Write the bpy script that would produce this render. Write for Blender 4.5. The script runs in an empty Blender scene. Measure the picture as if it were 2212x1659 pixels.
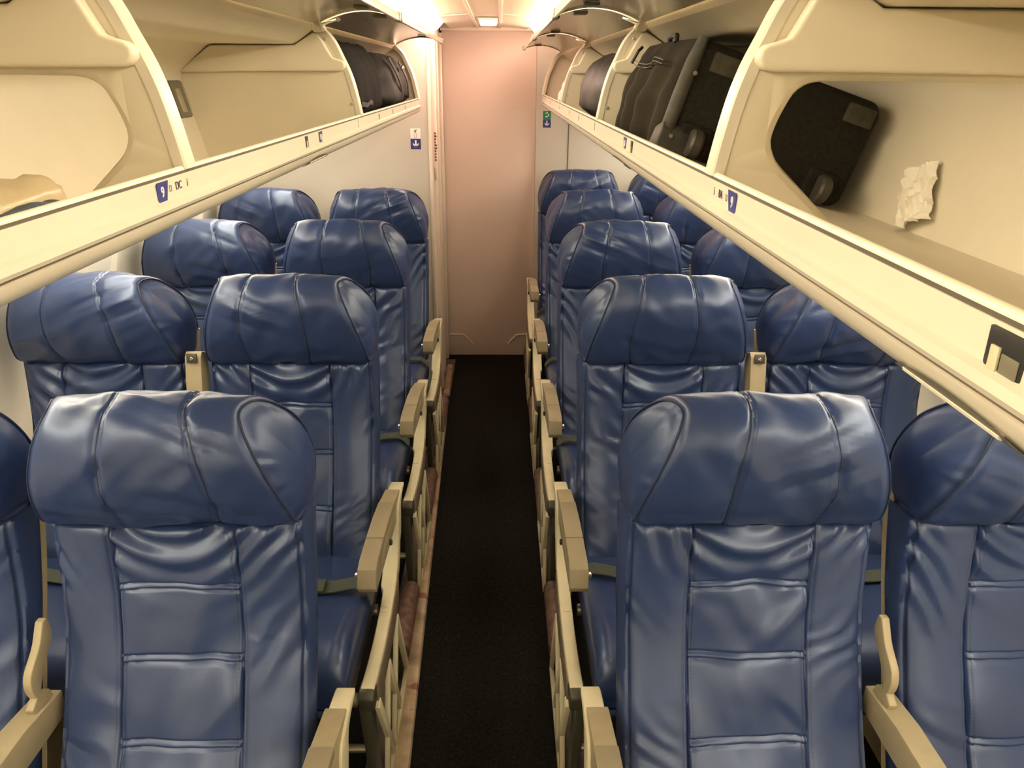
import bpy, bmesh, math, random
from mathutils import Vector, Matrix, noise
import numpy as np

# ------------------------------------------------------------------ camera, world, exposure
sc = bpy.context.scene
C = sc.collection
R = math.radians
cam_d = bpy.data.cameras.new('camera')
cam = bpy.data.objects.new('camera', cam_d)
C.objects.link(cam)
sc.camera = cam
cam_d.sensor_fit = 'HORIZONTAL'
cam_d.sensor_width = 36.0
cam_d.lens = 36.0 * 1684.255 / 2212.0
cam_d.clip_start = 0.02
PITCH, YAW, ROLL = R(21.6583), R(0.9812), R(0.4134)
fwd = Vector((math.sin(YAW) * math.cos(PITCH), math.cos(YAW) * math.cos(PITCH), -math.sin(PITCH)))
right0 = Vector((math.cos(YAW), -math.sin(YAW), 0))
down0 = fwd.cross(right0)
right = right0 * math.cos(ROLL) + down0 * -math.sin(ROLL)
up = -(right0 * math.sin(ROLL) + down0 * math.cos(ROLL))
right = up.cross(-fwd).normalized()
rot = Matrix((right, up, -fwd)).transposed()
cam.matrix_world = Matrix.Translation((0.0577, 0, 1.6094)) @ rot.to_4x4()

w = bpy.data.worlds.new('world')
sc.world = w
w.use_nodes = True
w.node_tree.nodes['Background'].inputs[0].default_value = (0.9, 0.85, 0.75, 1)
w.node_tree.nodes['Background'].inputs[1].default_value = 0.02
sc.view_settings.view_transform = 'Standard'
sc.view_settings.look = 'None'
sc.view_settings.exposure = 0.0
sc.view_settings.gamma = 1.0
sc.view_settings.use_curve_mapping = False

# strengths of the cabin's own lamps
L_COVE, L_AFT, L_SIDE = 19.0, 22.0, 15.0
COL_WARM, COL_PINK, COL_SIDE = (1.0, 0.87, 0.66), (1.0, 0.68, 0.56), (1.0, 0.90, 0.74)

# ------------------------------------------------------------------ materials
def mat(name, col, rough=0.5, metal=0.0, spec=0.5, bump=None, vary=None, coat=0.0, emit=None, speck=None, tint=None):
    m = bpy.data.materials.new(name)
    m.use_nodes = True
    nt = m.node_tree
    b = nt.nodes['Principled BSDF']
    b.inputs['Base Color'].default_value = (*col, 1)
    b.inputs['Roughness'].default_value = rough
    b.inputs['Metallic'].default_value = metal
    b.inputs['Specular IOR Level'].default_value = spec
    if tint:
        b.inputs['Specular Tint'].default_value = (*tint, 1)
    b.inputs['Coat Weight'].default_value = coat
    b.inputs['Coat Roughness'].default_value = 0.15
    tc = nt.nodes.new('ShaderNodeTexCoord')
    if vary:                                   # (scale, amount): dirt / tone variation belonging to the surface
        n = nt.nodes.new('ShaderNodeTexNoise')
        n.inputs['Scale'].default_value = vary[0]
        n.inputs['Detail'].default_value = 4
        nt.links.new(tc.outputs['Object'], n.inputs['Vector'])
        r = nt.nodes.new('ShaderNodeValToRGB')
        r.color_ramp.elements[0].position = 0.3
        r.color_ramp.elements[1].position = 0.7
        a = vary[1]
        r.color_ramp.elements[0].color = (*[c * (1 - a) for c in col], 1)
        r.color_ramp.elements[1].color = (*[min(1, c * (1 + a)) for c in col], 1)
        nt.links.new(n.outputs['Fac'], r.inputs['Fac'])
        out = r.outputs['Color']
        if speck:                              # (scale, threshold, colour)
            v = nt.nodes.new('ShaderNodeTexNoise')
            v.inputs['Scale'].default_value = speck[0]
            v.inputs['Detail'].default_value = 1
            nt.links.new(tc.outputs['Object'], v.inputs['Vector'])
            r2 = nt.nodes.new('ShaderNodeValToRGB')
            r2.color_ramp.elements[0].position = speck[1]
            r2.color_ramp.elements[0].color = (0, 0, 0, 1)
            r2.color_ramp.elements[1].position = speck[1] + 0.04
            r2.color_ramp.elements[1].color = (1, 1, 1, 1)
            nt.links.new(v.outputs['Fac'], r2.inputs['Fac'])
            mx = nt.nodes.new('ShaderNodeMix')
            mx.data_type = 'RGBA'
            nt.links.new(r2.outputs['Color'], mx.inputs['Factor'])
            nt.links.new(out, mx.inputs[6])
            mx.inputs[7].default_value = (*speck[2], 1)
            out = mx.outputs[2]
        nt.links.new(out, b.inputs['Base Color'])
    if bump:                                   # (scale, strength, distance)
        n = nt.nodes.new('ShaderNodeTexNoise')
        n.inputs['Scale'].default_value = bump[0]
        n.inputs['Detail'].default_value = 3
        nt.links.new(tc.outputs['Object'], n.inputs['Vector'])
        bp = nt.nodes.new('ShaderNodeBump')
        bp.inputs['Strength'].default_value = bump[1]
        bp.inputs['Distance'].default_value = bump[2]
        nt.links.new(n.outputs['Fac'], bp.inputs['Height'])
        nt.links.new(bp.outputs['Normal'], b.inputs['Normal'])
    if emit:
        b.inputs['Emission Color'].default_value = (*emit[0], 1)
        b.inputs['Emission Strength'].default_value = emit[1]
    return m

def add_stitches(m):
    """dark thread dashes along the vertical seams of a backrest (object x across, z up)"""
    nt = m.node_tree
    b = nt.nodes['Principled BSDF']
    base = b.inputs['Base Color'].links[0].from_socket
    tc = next(n for n in nt.nodes if n.type == 'TEX_COORD')
    sp = nt.nodes.new('ShaderNodeSeparateXYZ')
    nt.links.new(tc.outputs['Object'], sp.inputs[0])
    def op(o, a, bb=None):
        n = nt.nodes.new('ShaderNodeMath')
        n.operation = o
        for i, v in enumerate((a, bb)):
            if v is None:
                continue
            if isinstance(v, (int, float)):
                n.inputs[i].default_value = v
            else:
                nt.links.new(v, n.inputs[i])
        return n.outputs[0]
    ax = op('ABSOLUTE', sp.outputs['X'])
    tot = None
    for c in (0.2025, 0.1112, 0.0968):
        line = op('LESS_THAN', op('ABSOLUTE', op('SUBTRACT', ax, c)), 0.0009)
        tot = line if tot is None else op('MAXIMUM', tot, line)
    dash = op('LESS_THAN', op('FRACT', op('DIVIDE', sp.outputs['Z'], 0.0056)), 0.62)
    fac = op('MULTIPLY', tot, dash)
    mx = nt.nodes.new('ShaderNodeMix')
    mx.data_type = 'RGBA'
    nt.links.new(fac, mx.inputs['Factor'])
    nt.links.new(base, mx.inputs[6])
    mx.inputs[7].default_value = (0.008, 0.012, 0.03, 1)
    nt.links.new(mx.outputs[2], b.inputs['Base Color'])

M = {}
M['leather'] = mat('blue_leather', (0.0225, 0.0405, 0.118), 0.33, spec=0.85, tint=(0.78, 0.88, 1.0), bump=(420, 0.10, 0.001), vary=(7, 0.12))
M['leather_back'] = mat('blue_leather_stitched', (0.0225, 0.0405, 0.118), 0.33, spec=0.85, tint=(0.78, 0.88, 1.0), bump=(420, 0.10, 0.001), vary=(7, 0.12))
add_stitches(M['leather_back'])
M['thread'] = mat('dark_blue_seam', (0.015, 0.024, 0.055), 0.6)
M['tan'] = mat('tan_plastic', (0.36, 0.30, 0.18), 0.5, vary=(30, 0.06), bump=(300, 0.05, 0.001))
M['armtop'] = mat('taupe_arm_pad', (0.29, 0.245, 0.155), 0.5, bump=(500, 0.08, 0.001))
M['cream_rail'] = mat('cream_frame_plastic', (0.60, 0.54, 0.36), 0.42, vary=(18, 0.05))
M['skirt'] = mat('brown_grey_skirt', (0.16, 0.125, 0.08), 0.5)
M['dark_metal'] = mat('dark_leg_metal', (0.07, 0.065, 0.045), 0.45, metal=0.3)
M['metal'] = mat('brushed_aluminium', (0.55, 0.5, 0.4), 0.35, metal=0.8)
M['chrome'] = mat('bright_steel', (0.8, 0.78, 0.72), 0.2, metal=1.0)
M['belt'] = mat('grey_green_webbing', (0.055, 0.065, 0.05), 0.75, bump=(600, 0.3, 0.001))
M['brown'] = mat('worn_brown_cover', (0.17, 0.10, 0.075), 0.45, vary=(40, 0.45))
M['bin'] = mat('cream_bin_plastic', (0.70, 0.63, 0.48), 0.45, vary=(5, 0.04))
M['bin_lining'] = mat('cream_bin_lining', (0.78, 0.71, 0.56), 0.5, vary=(4, 0.05))
M['divider'] = mat('cream_divider_plastic', (0.70, 0.63, 0.475), 0.4, vary=(9, 0.03), speck=(22, 0.80, (0.32, 0.26, 0.15)))
M['rail'] = mat('pale_rail_plastic', (0.64, 0.585, 0.47), 0.38, vary=(6, 0.03))
M['white_edge'] = mat('white_rail_edge', (0.80, 0.74, 0.58), 0.3)
M['groove'] = mat('dark_rail_groove', (0.10, 0.08, 0.06), 0.6)
M['door_inner'] = mat('satin_bin_door', (0.50, 0.43, 0.29), 0.24, spec=0.7, coat=0.4)
M['wall'] = mat('grey_bulkhead_laminate', (0.54, 0.51, 0.44), 0.5, vary=(3, 0.03))
M['doorm'] = mat('pink_grey_door_laminate', (0.70, 0.57, 0.48), 0.5, vary=(2.5, 0.03))
M['trim'] = mat('pale_metal_trim', (0.72, 0.63, 0.53), 0.35, metal=0.2)
M['sidewall'] = mat('cream_sidewall', (0.82, 0.77, 0.64), 0.5, vary=(3, 0.03))
M['shade'] = mat('white_window_shade', (0.86, 0.82, 0.72), 0.5)
M['ceil'] = mat('off_white_ceiling', (0.80, 0.72, 0.60), 0.4)
M['carpet'] = mat('black_carpet', (0.011, 0.0105, 0.009), 0.95, spec=0.1, vary=(90, 0.4), speck=(300, 0.69, (0.10, 0.095, 0.08)), bump=(700, 0.6, 0.003))
M['track'] = mat('worn_track_strip', (0.42, 0.32, 0.22), 0.28, vary=(14, 0.4), speck=(20, 0.66, (0.26, 0.11, 0.08)))
M['track_brown'] = mat('brown_floor_strip', (0.12, 0.085, 0.05), 0.5, vary=(20, 0.3))
M['black'] = mat('black_plastic', (0.012, 0.012, 0.011), 0.5)
M['navy'] = mat('navy_print', (0.025, 0.03, 0.19), 0.45)
M['white'] = mat('white_print', (0.82, 0.80, 0.74), 0.5)
M['green'] = mat('green_print', (0.0, 0.22, 0.07), 0.45)
M['ink'] = mat('dark_ink', (0.05, 0.04, 0.07), 0.5)
M['redink'] = mat('faded_maroon_ink', (0.16, 0.06, 0.05), 0.6)
M['case'] = mat('dark_brown_black_nylon', (0.017, 0.0145, 0.010), 0.8, spec=0.15, vary=(120, 0.35), bump=(260, 0.35, 0.002))
M['pocket'] = mat('faded_olive_black_nylon', (0.021, 0.0165, 0.0095), 0.8, spec=0.12, vary=(14, 0.25), bump=(300, 0.3, 0.002))
M['bumper'] = mat('grey_scuffed_plastic', (0.045, 0.041, 0.031), 0.6, spec=0.25, vary=(40, 0.3))
M['patch'] = mat('grey_rubber_patch', (0.055, 0.049, 0.033), 0.7, spec=0.2, vary=(80, 0.25))
M['rubber'] = mat('wheel_rubber', (0.05, 0.045, 0.033), 0.5)
M['bagblack'] = mat('black_speckled_cloth', (0.011, 0.010, 0.009), 0.85, spec=0.12, vary=(60, 0.3), speck=(90, 0.74, (0.06, 0.06, 0.05)), bump=(200, 0.3, 0.002))
M['baggrey'] = mat('charcoal_cloth', (0.024, 0.023, 0.021), 0.65, spec=0.3, vary=(20, 0.35), bump=(160, 0.3, 0.002))
M['coat'] = mat('charcoal_leatherette', (0.020, 0.019, 0.017), 0.55, spec=0.3, vary=(10, 0.25), bump=(90, 0.2, 0.002))
M['paper'] = mat('crumpled_white_paper', (0.80, 0.75, 0.62), 0.7, bump=(60, 0.25, 0.004))
M['plastic_bag'] = mat('tan_crumpled_plastic', (0.66, 0.54, 0.33), 0.3, bump=(40, 0.4, 0.006))
M['denim'] = mat('blue_grey_cloth', (0.13, 0.17, 0.25), 0.8, vary=(40, 0.4))
M['pinkplastic'] = mat('pale_pink_wrap', (0.80, 0.66, 0.58), 0.3, bump=(60, 0.5, 0.006))
M['slot'] = mat('grey_outlet_grille', (0.16, 0.145, 0.10), 0.4)
M['lens'] = mat('warm_lamp_lens', (0.9, 0.85, 0.7), 0.5, emit=(COL_WARM, L_COVE))
M['lens_pink'] = mat('pinkish_lamp_lens', (0.9, 0.8, 0.75), 0.5, emit=(COL_PINK, L_AFT))
M['lens_side'] = mat('sidewall_lamp_lens', (0.9, 0.85, 0.7), 0.5, emit=(COL_SIDE, L_SIDE))
M['lens_dome'] = mat('dome_lamp_lens', (0.9, 0.85, 0.8), 0.5, emit=((1, 0.84, 0.74), 5))

# ------------------------------------------------------------------ mesh helpers
class MB:
    def __init__(self):
        self.v, self.f = [], []
    def add(self, vs, fs):
        o = len(self.v)
        self.v += [tuple(p) for p in vs]
        self.f += [tuple(i + o for i in f) for f in fs]
        return self
    def grid(self, rows, close_u=False, close_v=False):
        n, m_ = len(rows), len(rows[0])
        fs = []
        for i in range(n if close_v else n - 1):
            for j in range(m_ if close_u else m_ - 1):
                a, b = i, (i + 1) % n
                c, d = j, (j + 1) % m_
                fs.append((a * m_ + c, a * m_ + d, b * m_ + d, b * m_ + c))
        return self.add([p for r in rows for p in r], fs)
    def loft(self, rings, cap=True):
        n = len(rings[0])
        self.grid(rings, close_u=True)
        if cap:
            o = len(self.v) - n * len(rings)
            self.f.append(tuple(o + i for i in reversed(range(n))))
            self.f.append(tuple(o + (len(rings) - 1) * n + i for i in range(n)))
        return self
    def prism(self, poly, a, b, axis='y'):
        """poly: list of 2-D points; extruded along axis from a to b.  axis y: (x,z); axis x: (y,z); axis z: (x,y)"""
        def P(p, t):
            return {'y': (p[0], t, p[1]), 'x': (t, p[0], p[1]), 'z': (p[0], p[1], t)}[axis]
        n = len(poly)
        vs = [P(p, a) for p in poly] + [P(p, b) for p in poly]
        fs = [tuple(range(n)), tuple(range(2 * n - 1, n - 1, -1))]
        fs += [(i, i + n, (i + 1) % n + n, (i + 1) % n) for i in range(n)]
        return self.add(vs, fs)
    def box(self, x0, x1, y0, y1, z0, z1):
        return self.prism([(x0, z0), (x1, z0), (x1, z1), (x0, z1)], y0, y1)
    def tube(self, pts, r, n=10, cap=True, flat=None):
        pts = [Vector(p) for p in pts]
        rings = []
        up_ = None
        for i, p in enumerate(pts):
            t = (pts[min(i + 1, len(pts) - 1)] - pts[max(i - 1, 0)]).normalized()
            if up_ is None:
                up_ = t.orthogonal().normalized()
            up_ = (up_ - t * up_.dot(t))
            up_ = up_.normalized() if up_.length > 1e-6 else t.orthogonal().normalized()
            s_ = t.cross(up_)
            rr = r[i] if isinstance(r, (list, tuple)) else r
            rings.append([p + (up_ * math.cos(a) + s_ * math.sin(a)) * rr for a in [2 * math.pi * k / n for k in range(n)]])
        return self.loft(rings, cap)
    def ribbon(self, pts, wv, t=0.0015):
        """flat strap following pts; wv: half-width vector (one or per point)"""
        pts = [Vector(p) for p in pts]
        rings = []
        for i, p in enumerate(pts):
            wv_ = Vector(wv[i]) if isinstance(wv, list) else Vector(wv)
            tan = (pts[min(i + 1, len(pts) - 1)] - pts[max(i - 1, 0)]).normalized()
            nrm = tan.cross(wv_).normalized() * t
            rings.append([p - wv_ - nrm, p + wv_ - nrm, p + wv_ + nrm, p - wv_ + nrm])
        return self.loft(rings)
    def disc(self, c, n, r, h, seg=16):
        c, n = Vector(c), Vector(n).normalized()
        return self.tube([c, c + n * h * 0.6, c + n * h], [r, r, r * 0.75], seg)
    def mirror(self):
        self.v = [(-x, y, z) for x, y, z in self.v]
        self.f = [tuple(reversed(f)) for f in self.f]
        return self
    def shift(self, d):
        self.v = [(x + d[0], y + d[1], z + d[2]) for x, y, z in self.v]
        return self
    def mesh(self, name, material, smooth=35, bevel=0.0, seg=2, bev_angle=30):
        bm = bmesh.new()
        vs = [bm.verts.new(p) for p in self.v]
        for f in self.f:
            try:
                bm.faces.new([vs[i] for i in f])
            except ValueError:
                pass
        bmesh.ops.remove_doubles(bm, verts=bm.verts, dist=1e-6)
        bmesh.ops.recalc_face_normals(bm, faces=bm.faces)
        if bevel:
            es = [e for e in bm.edges if len(e.link_faces) == 2 and e.calc_face_angle(0) > R(bev_angle)]
            bmesh.ops.bevel(bm, geom=es, offset=bevel, segments=seg, profile=0.5, affect='EDGES', clamp_overlap=True)
        me = bpy.data.meshes.new(name)
        bm.to_mesh(me)
        bm.free()
        if smooth:
            me.shade_smooth()
            me.set_sharp_from_angle(angle=R(smooth))
        me.materials.append(M[material] if isinstance(material, str) else material)
        return me

def link(name, me, parent=None, loc=(0, 0, 0), rot=(0, 0, 0)):
    o = bpy.data.objects.new(name, me)
    C.objects.link(o)
    o.location = loc
    o.rotation_euler = rot
    if parent:
        o.parent = parent
    return o
def part(name, mb, material, parent, **k):
    return link(name, mb.mesh(name, material, **k), parent)
def thing(name, label, cat, loc=(0, 0, 0), group=None, rot=(0, 0, 0)):
    o = link(name, None, None, loc, rot)
    o.empty_display_size = 0.05
    o['label'], o['category'] = label, cat
    if group:
        o['group'] = group
    return o
def tag(o, label, cat, group=None):
    o['label'], o['category'] = label, cat
    if group:
        o['group'] = group
    return o
def struct(name, mb, material, **k):
    o = part(name, mb, material, None, **k)
    o['kind'] = 'structure'
    return o
def spline(pts, n):
    """Catmull-Rom through pts (tuples of any length), n samples, by chord length"""
    P = np.array(pts, float)
    d = np.r_[0, np.cumsum(np.linalg.norm(np.diff(P[:, :2], axis=0), axis=1))]
    out = []
    m_ = np.zeros_like(P)
    for i in range(len(P)):
        a, b = max(i - 1, 0), min(i + 1, len(P) - 1)
        m_[i] = (P[b] - P[a]) / max(d[b] - d[a], 1e-9)
    for t in np.linspace(0, d[-1], n) if isinstance(n, int) else np.asarray(n) * d[-1]:
        i = min(np.searchsorted(d, t, side='right') - 1, len(P) - 2)
        h = d[i + 1] - d[i]
        u = (t - d[i]) / h
        out.append((2 * u**3 - 3 * u**2 + 1) * P[i] + (u**3 - 2 * u**2 + u) * h * m_[i] + (-2 * u**3 + 3 * u**2) * P[i + 1] + (u**3 - u**2) * h * m_[i + 1])
    return np.array(out)
def text_mesh(name, body, size, material, depth=0.0004):
    cu = bpy.data.curves.new(name, 'FONT')
    cu.body, cu.size, cu.align_x, cu.align_y, cu.extrude = body, size, 'CENTER', 'CENTER', depth
    o = bpy.data.objects.new(name, cu)
    C.objects.link(o)
    me = bpy.data.meshes.new_from_object(o.evaluated_get(bpy.context.evaluated_depsgraph_get()))
    bpy.data.objects.remove(o)
    bpy.data.curves.remove(cu)
    me.materials.clear()
    me.materials.append(M[material])
    me.name = name
    return me

# ------------------------------------------------------------------ setting: floor, walls, ceiling, door
Y_FRONT, Y_DOOR, Y_LEFT = -3.0, 4.54, 3.80
SWC, SWR = 0.70, 1.265                                     # sidewall arc centre height and radius
def wall_x(z):
    return math.sqrt(SWR**2 - (z - SWC)**2)

struct('floor', MB().box(-1.12, 1.12, Y_FRONT, Y_DOOR + 0.1, -0.05, 0), 'carpet', smooth=0)

def ceil_section():
    """half section from centre line outwards (x, z)"""
    p = [(x, 1.842 - 0.30 * x * x) for x in np.linspace(0, 0.20, 9)]
    return p + [(0.205, 1.87), (0.40, 1.87), (0.43, 1.80), (0.46, 1.755), (0.70, 1.80)]
hs = ceil_section()
full = [(-x, z) for x, z in reversed(hs)] + hs[1:]
cm = MB()
cm.grid([[(x, y, z) for x, z in full] for y in (Y_FRONT, Y_DOOR + 0.05)])
cm.grid([[(x, y, z + 0.02) for x, z in full] for y in (Y_FRONT, Y_DOOR + 0.05)])
struct('ceiling', cm, 'ceil')
for n_, x in ((1, -0.060), (2, 0.060)):                   # ribs of the centre ceiling panel
    struct('trim_%d' % n_, MB().prism([(x - 0.006, 1.834), (x + 0.006, 1.834), (x + 0.004, 1.845), (x - 0.004, 1.845)], Y_FRONT, Y_DOOR), 'ceil', bevel=0.001)
t3 = MB()
for y in (2.55, 3.55):                                    # joint strips between ceiling panels
    for s in (-1, 1):
        t3.loft([[(s * x, y + dy, 1.842 - 0.30 * x * x - dz) for dy, dz in ((-.007, -.002), (-.007, .003), (.007, .003), (.007, -.002))] for x in (0.07, 0.12, 0.17, 0.198)])
struct('trim_3', t3, 'ceil')

for side, s in (('left', -1), ('right', 1)):
    zs_ = np.linspace(0, 1.79, 28)
    g = MB()
    g.grid([[(s * wall_x(z), y, z) for z in zs_] for y in (Y_FRONT, Y_DOOR + 0.05)])
    g.grid([[(s * (wall_x(z) + 0.03), y, z) for z in zs_] for y in (Y_FRONT, Y_DOOR + 0.05)])
    struct('wall_' + side, g, 'sidewall')
    bb = MB()
    bb.prism([(s * 1.015, 0), (s * 1.06, 0), (s * 1.13, 0.16), (s * 1.10, 0.16)], Y_FRONT, Y_DOOR)
    struct('baseboard_' + side, bb, 'tan', bevel=0.004)
g = MB().box(-1.3, 1.3, Y_FRONT - 0.04, Y_FRONT, 0, 1.9)
struct('wall_front', g, 'wall', smooth=0)

# windows: raised oval surround with a closed shade, one per seat pitch
wn = 0
for side, s in (('left', -1), ('right', 1)):
    for k in range(-1, 6):
        yc, zc_ = 0.81 + 0.787 * k, 1.03
        if yc > (Y_LEFT - 0.2 if s < 0 else Y_DOOR - 0.25):
            continue
        wn += 1
        rings = []
        def ov(rx, rz, off):
            pts = []
            for a in np.linspace(0, 2 * math.pi, 40, endpoint=False):
                ca, sa = math.cos(a), math.sin(a)
                q = (abs(ca)**3.2 + abs(sa)**3.2)**(-1 / 3.2)
                z = zc_ + rz * q * sa
                pts.append((s * (wall_x(z) - off), yc + rx * q * ca, z))
            return pts
        root = MB().loft([ov(0.215, 0.27, -0.004), ov(0.205, 0.262, 0.014), ov(0.165, 0.215, 0.022), ov(0.145, 0.195, 0.006)], cap=False)
        wo = struct('window_%d' % wn, root, 'shade')
        part('window_shade', MB().loft([ov(0.15, 0.20, 0.004), ov(0.15, 0.20, 0.008)]), 'shade', wo)

# left aft bulkhead (a cabinet wall) with its aisle side, right aft bulkhead, door
def bulk(x0, x1, y0, y1, s):
    zs_ = np.linspace(0, 1.735, 24)
    pts = [(x0, 0)] + [(s * wall_x(z) * 0.998, z) for z in zs_] + [(x0 if abs(x0) < .3 else x1, 1.80)]
    return MB().prism(pts, y0, y1)
struct('wall_aft_left', bulk(-0.268, -1.2, Y_LEFT, Y_LEFT + 0.04, -1), 'wall', smooth=0)
struct('wall_aisle_left', MB().box(-0.30, -0.266, Y_LEFT + 0.04, Y_DOOR + 0.03, 0, 1.83), 'doorm', smooth=0)
struct('wall_aft_right', bulk(0.256, 1.2, 4.50, 4.53, 1), 'wall', smooth=0)
struct('trim_4', MB().box(0.434, 0.438, 4.496, 4.502, 0.0, 1.60), 'groove')
struct('trim_5', MB().box(-0.274, -0.258, Y_LEFT - 0.012, Y_LEFT + 0.05, 0, 1.80), 'trim', bevel=0.004)
for n_, (y0, y1, x) in zip((6, 13, 14), ((3.98, 4.02, -0.2475), (4.22, 4.26, -0.252), (4.47, 4.52, -0.250))):
    struct('trim_%d' % n_, MB().box(-0.268, x, y0, y1, 0, 1.81), 'trim', bevel=0.002)
struct('trim_7', MB().box(-0.258, 0.262, 4.498, 4.535, 1.822, 1.87), 'ceil', bevel=0.003)

do = MB().box(-0.252, 0.256, Y_DOOR - 0.012, Y_DOOR + 0.02, 0.004, 1.845)
door = struct('door_1', do, 'doorm', bevel=0.003)
tr = MB()
for s in (-1, 1):
    tr.tube([(s * 0.25, Y_DOOR - 0.0125, 0.137), (s * 0.166, Y_DOOR - 0.0125, 0.135), (s * 0.158, Y_DOOR - 0.0125, 0.131), (s * 0.108, Y_DOOR - 0.0125, 0.077)], 0.0055, 8)
part('door_ridge', tr, 'doorm', door)
dl = MB().box(-0.264, -0.256, 3.973, 3.982, 1.12, 1.18)
part('door_latch', dl, 'metal', door, bevel=0.002)
dt = MB()
random.seed(4)
for i in range(10):
    z = 1.345 - i * 0.014
    dt.box(-0.262, -0.262 + random.choice((0.009, 0.012, 0.007)), 3.9792, 3.9802, z - 0.0095, z)
struct('trim_8', dt, 'redink', smooth=0)

# floor: worn seat-track strips beside the aisle
fs = MB()
fs.add([(-0.205, 1.0, 0.001), (-0.155, 1.0, 0.001), (-0.219, 4.34, 0.001), (-0.252, 4.34, 0.001),
        (-0.203, 1.0, 0.012), (-0.160, 1.0, 0.012), (-0.223, 4.34, 0.012), (-0.250, 4.34, 0.012)],
       [(0, 1, 2, 3), (7, 6, 5, 4), (0, 4, 5, 1), (1, 5, 6, 2), (2, 6, 7, 3), (3, 7, 4, 0)])
struct('trim_9', fs, 'track', bevel=0.002)
struct('trim_10', MB().box(-0.275, -0.208, Y_FRONT, Y_DOOR - 0.1, 0.001, 0.006), 'track_brown')
struct('trim_11', MB().box(0.222, 0.285, Y_FRONT, Y_DOOR - 0.1, 0.001, 0.006), 'track_brown')
struct('trim_12', MB().box(-0.24, -0.205, 3.80, 3.83, 0.012, 0.022), 'black')

# ------------------------------------------------------------------ lamps
def cove(s, y0, y1, m_, label, group=None):
    t = thing('cove_light', label, 'ceiling light', (s * 0.25, (y0 + y1) / 2, 1.82), group)
    ox, oy, oz = t.location
    lens = MB().prism([(s * 0.203, 1.832), (s * 0.232, 1.802), (s * 0.290, 1.782), (s * 0.305, 1.800), (s * 0.260, 1.835)], y0, y1)
    part('lens', lens.shift((-ox, -oy, -oz)), m_, t, smooth=50)
    h = MB().prism([(s * 0.262, 1.837), (s * 0.307, 1.802), (s * 0.33, 1.81), (s * 0.33, 1.85), (s * 0.25, 1.85)], y0, y1)
    part('housing', h.shift((-ox, -oy, -oz)), 'ceil', t)
    return t
cove(-1, 2.75, 3.98, 'lens_pink', 'glowing light strip above the last open bin door on the left')
cove(-1, -2.8, 2.72, 'lens', 'long warm light strip in the ceiling corner, left side, nearer the camera')
cove(1, 2.95, 4.25, 'lens_pink', 'glowing light strip above the farthest open bin doors on the right')
cove(1, -2.8, 2.92, 'lens', 'long warm light strip in the ceiling corner, right side, nearer the camera')
for s, sd in ((-1, 'left'), (1, 'right')):
    y1 = 3.6 if s < 0 else 4.4
    b = MB().prism([(s * 0.86, 1.335), (s * 0.93, 1.335), (s * 0.94, 1.362), (s * 0.85, 1.362)], -2.6, y1)
    o = part('sidewall_light', b, 'lens_side', None, smooth=50)
    tag(o, 'wash light strip tucked under the %s bin along the window wall' % sd, 'wall light')
dm = thing('ceiling_light', 'small lit dome lamp in the middle of the ceiling near the door', 'ceiling light', (0.004, 3.85, 1.838))
part('lamp_base', MB().box(-0.044, 0.044, -0.10, 0.20, -0.006, 0.002), 'ceil', dm, bevel=0.002)
part('lens', MB().box(-0.038, 0.038, 0.06, 0.19, -0.017, -0.006), 'lens_dome', dm, bevel=0.004)
part('lens', MB().box(-0.036, 0.036, -0.07, 0.03, -0.013, -0.006), 'lens_dome', dm, bevel=0.004)

# ------------------------------------------------------------------ overhead bins
def wpart(root, name, mb, material, parent=None, **k):
    """part given in cabin coordinates; root is an unrotated Empty"""
    l = root.location
    mb.shift((-l[0], -l[1], -l[2]))
    return part(name, mb, material, parent or root, **k)
def wmesh(root, name, me, mat4, parent=None):
    l = root.location
    me.transform(Matrix.Translation((-l[0], -l[1], -l[2])) @ mat4)
    return link(name, me, parent or root)

POST = [(0.281, 1.512), (0.289, 1.555), (0.297, 1.590), (0.307, 1.620), (0.319, 1.646), (0.333, 1.676), (0.349, 1.697), (0.372, 1.713)]
POST = [tuple(p) for p in spline(POST, 22)]
INNER = [(0.289, 1.498), (0.320, 1.486), (0.42, 1.443), (0.640, 1.397), (0.655, 1.400), (0.663, 1.415), (0.704, 1.585), (0.703, 1.602), (0.694, 1.615), (0.628, 1.668), (0.615, 1.672), (0.428, 1.672), (0.418, 1.676), (0.376, 1.704)]
OUTER = [(0.380, 1.736), (0.44, 1.742), (0.64, 1.74), (0.76, 1.63), (0.76, 1.60), (0.705, 1.375), (0.66, 1.366), (0.42, 1.415), (0.33, 1.455)]
RAIL = [(0.2885, 1.500), (0.2875, 1.513), (0.2862, 1.5155), (0.2835, 1.5158), (0.2812, 1.5142), (0.2805, 1.5120)]
RAILFACE = [(0.283, 1.5093), (0.2797, 1.5090), (0.2790, 1.500), (0.2785, 1.489), (0.2735, 1.4865), (0.2725, 1.481), (0.2745, 1.4775)]
RAILROLL = [(0.2745, 1.4745), (0.2765, 1.468), (0.282, 1.4605), (0.292, 1.4555), (0.306, 1.4535), (0.33, 1.4545)]

def sweep(sec, s, y0, y1, ny=2, inner=None):
    """open section (x,z) swept along y and closed by a back line to make it solid"""
    back = inner or [(sec[-1][0] + 0.004, sec[-1][1]), (sec[0][0] + 0.004, sec[0][1])]
    return MB().prism([(s * x, z) for x, z in list(sec) + back], y0, y1)

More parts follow.
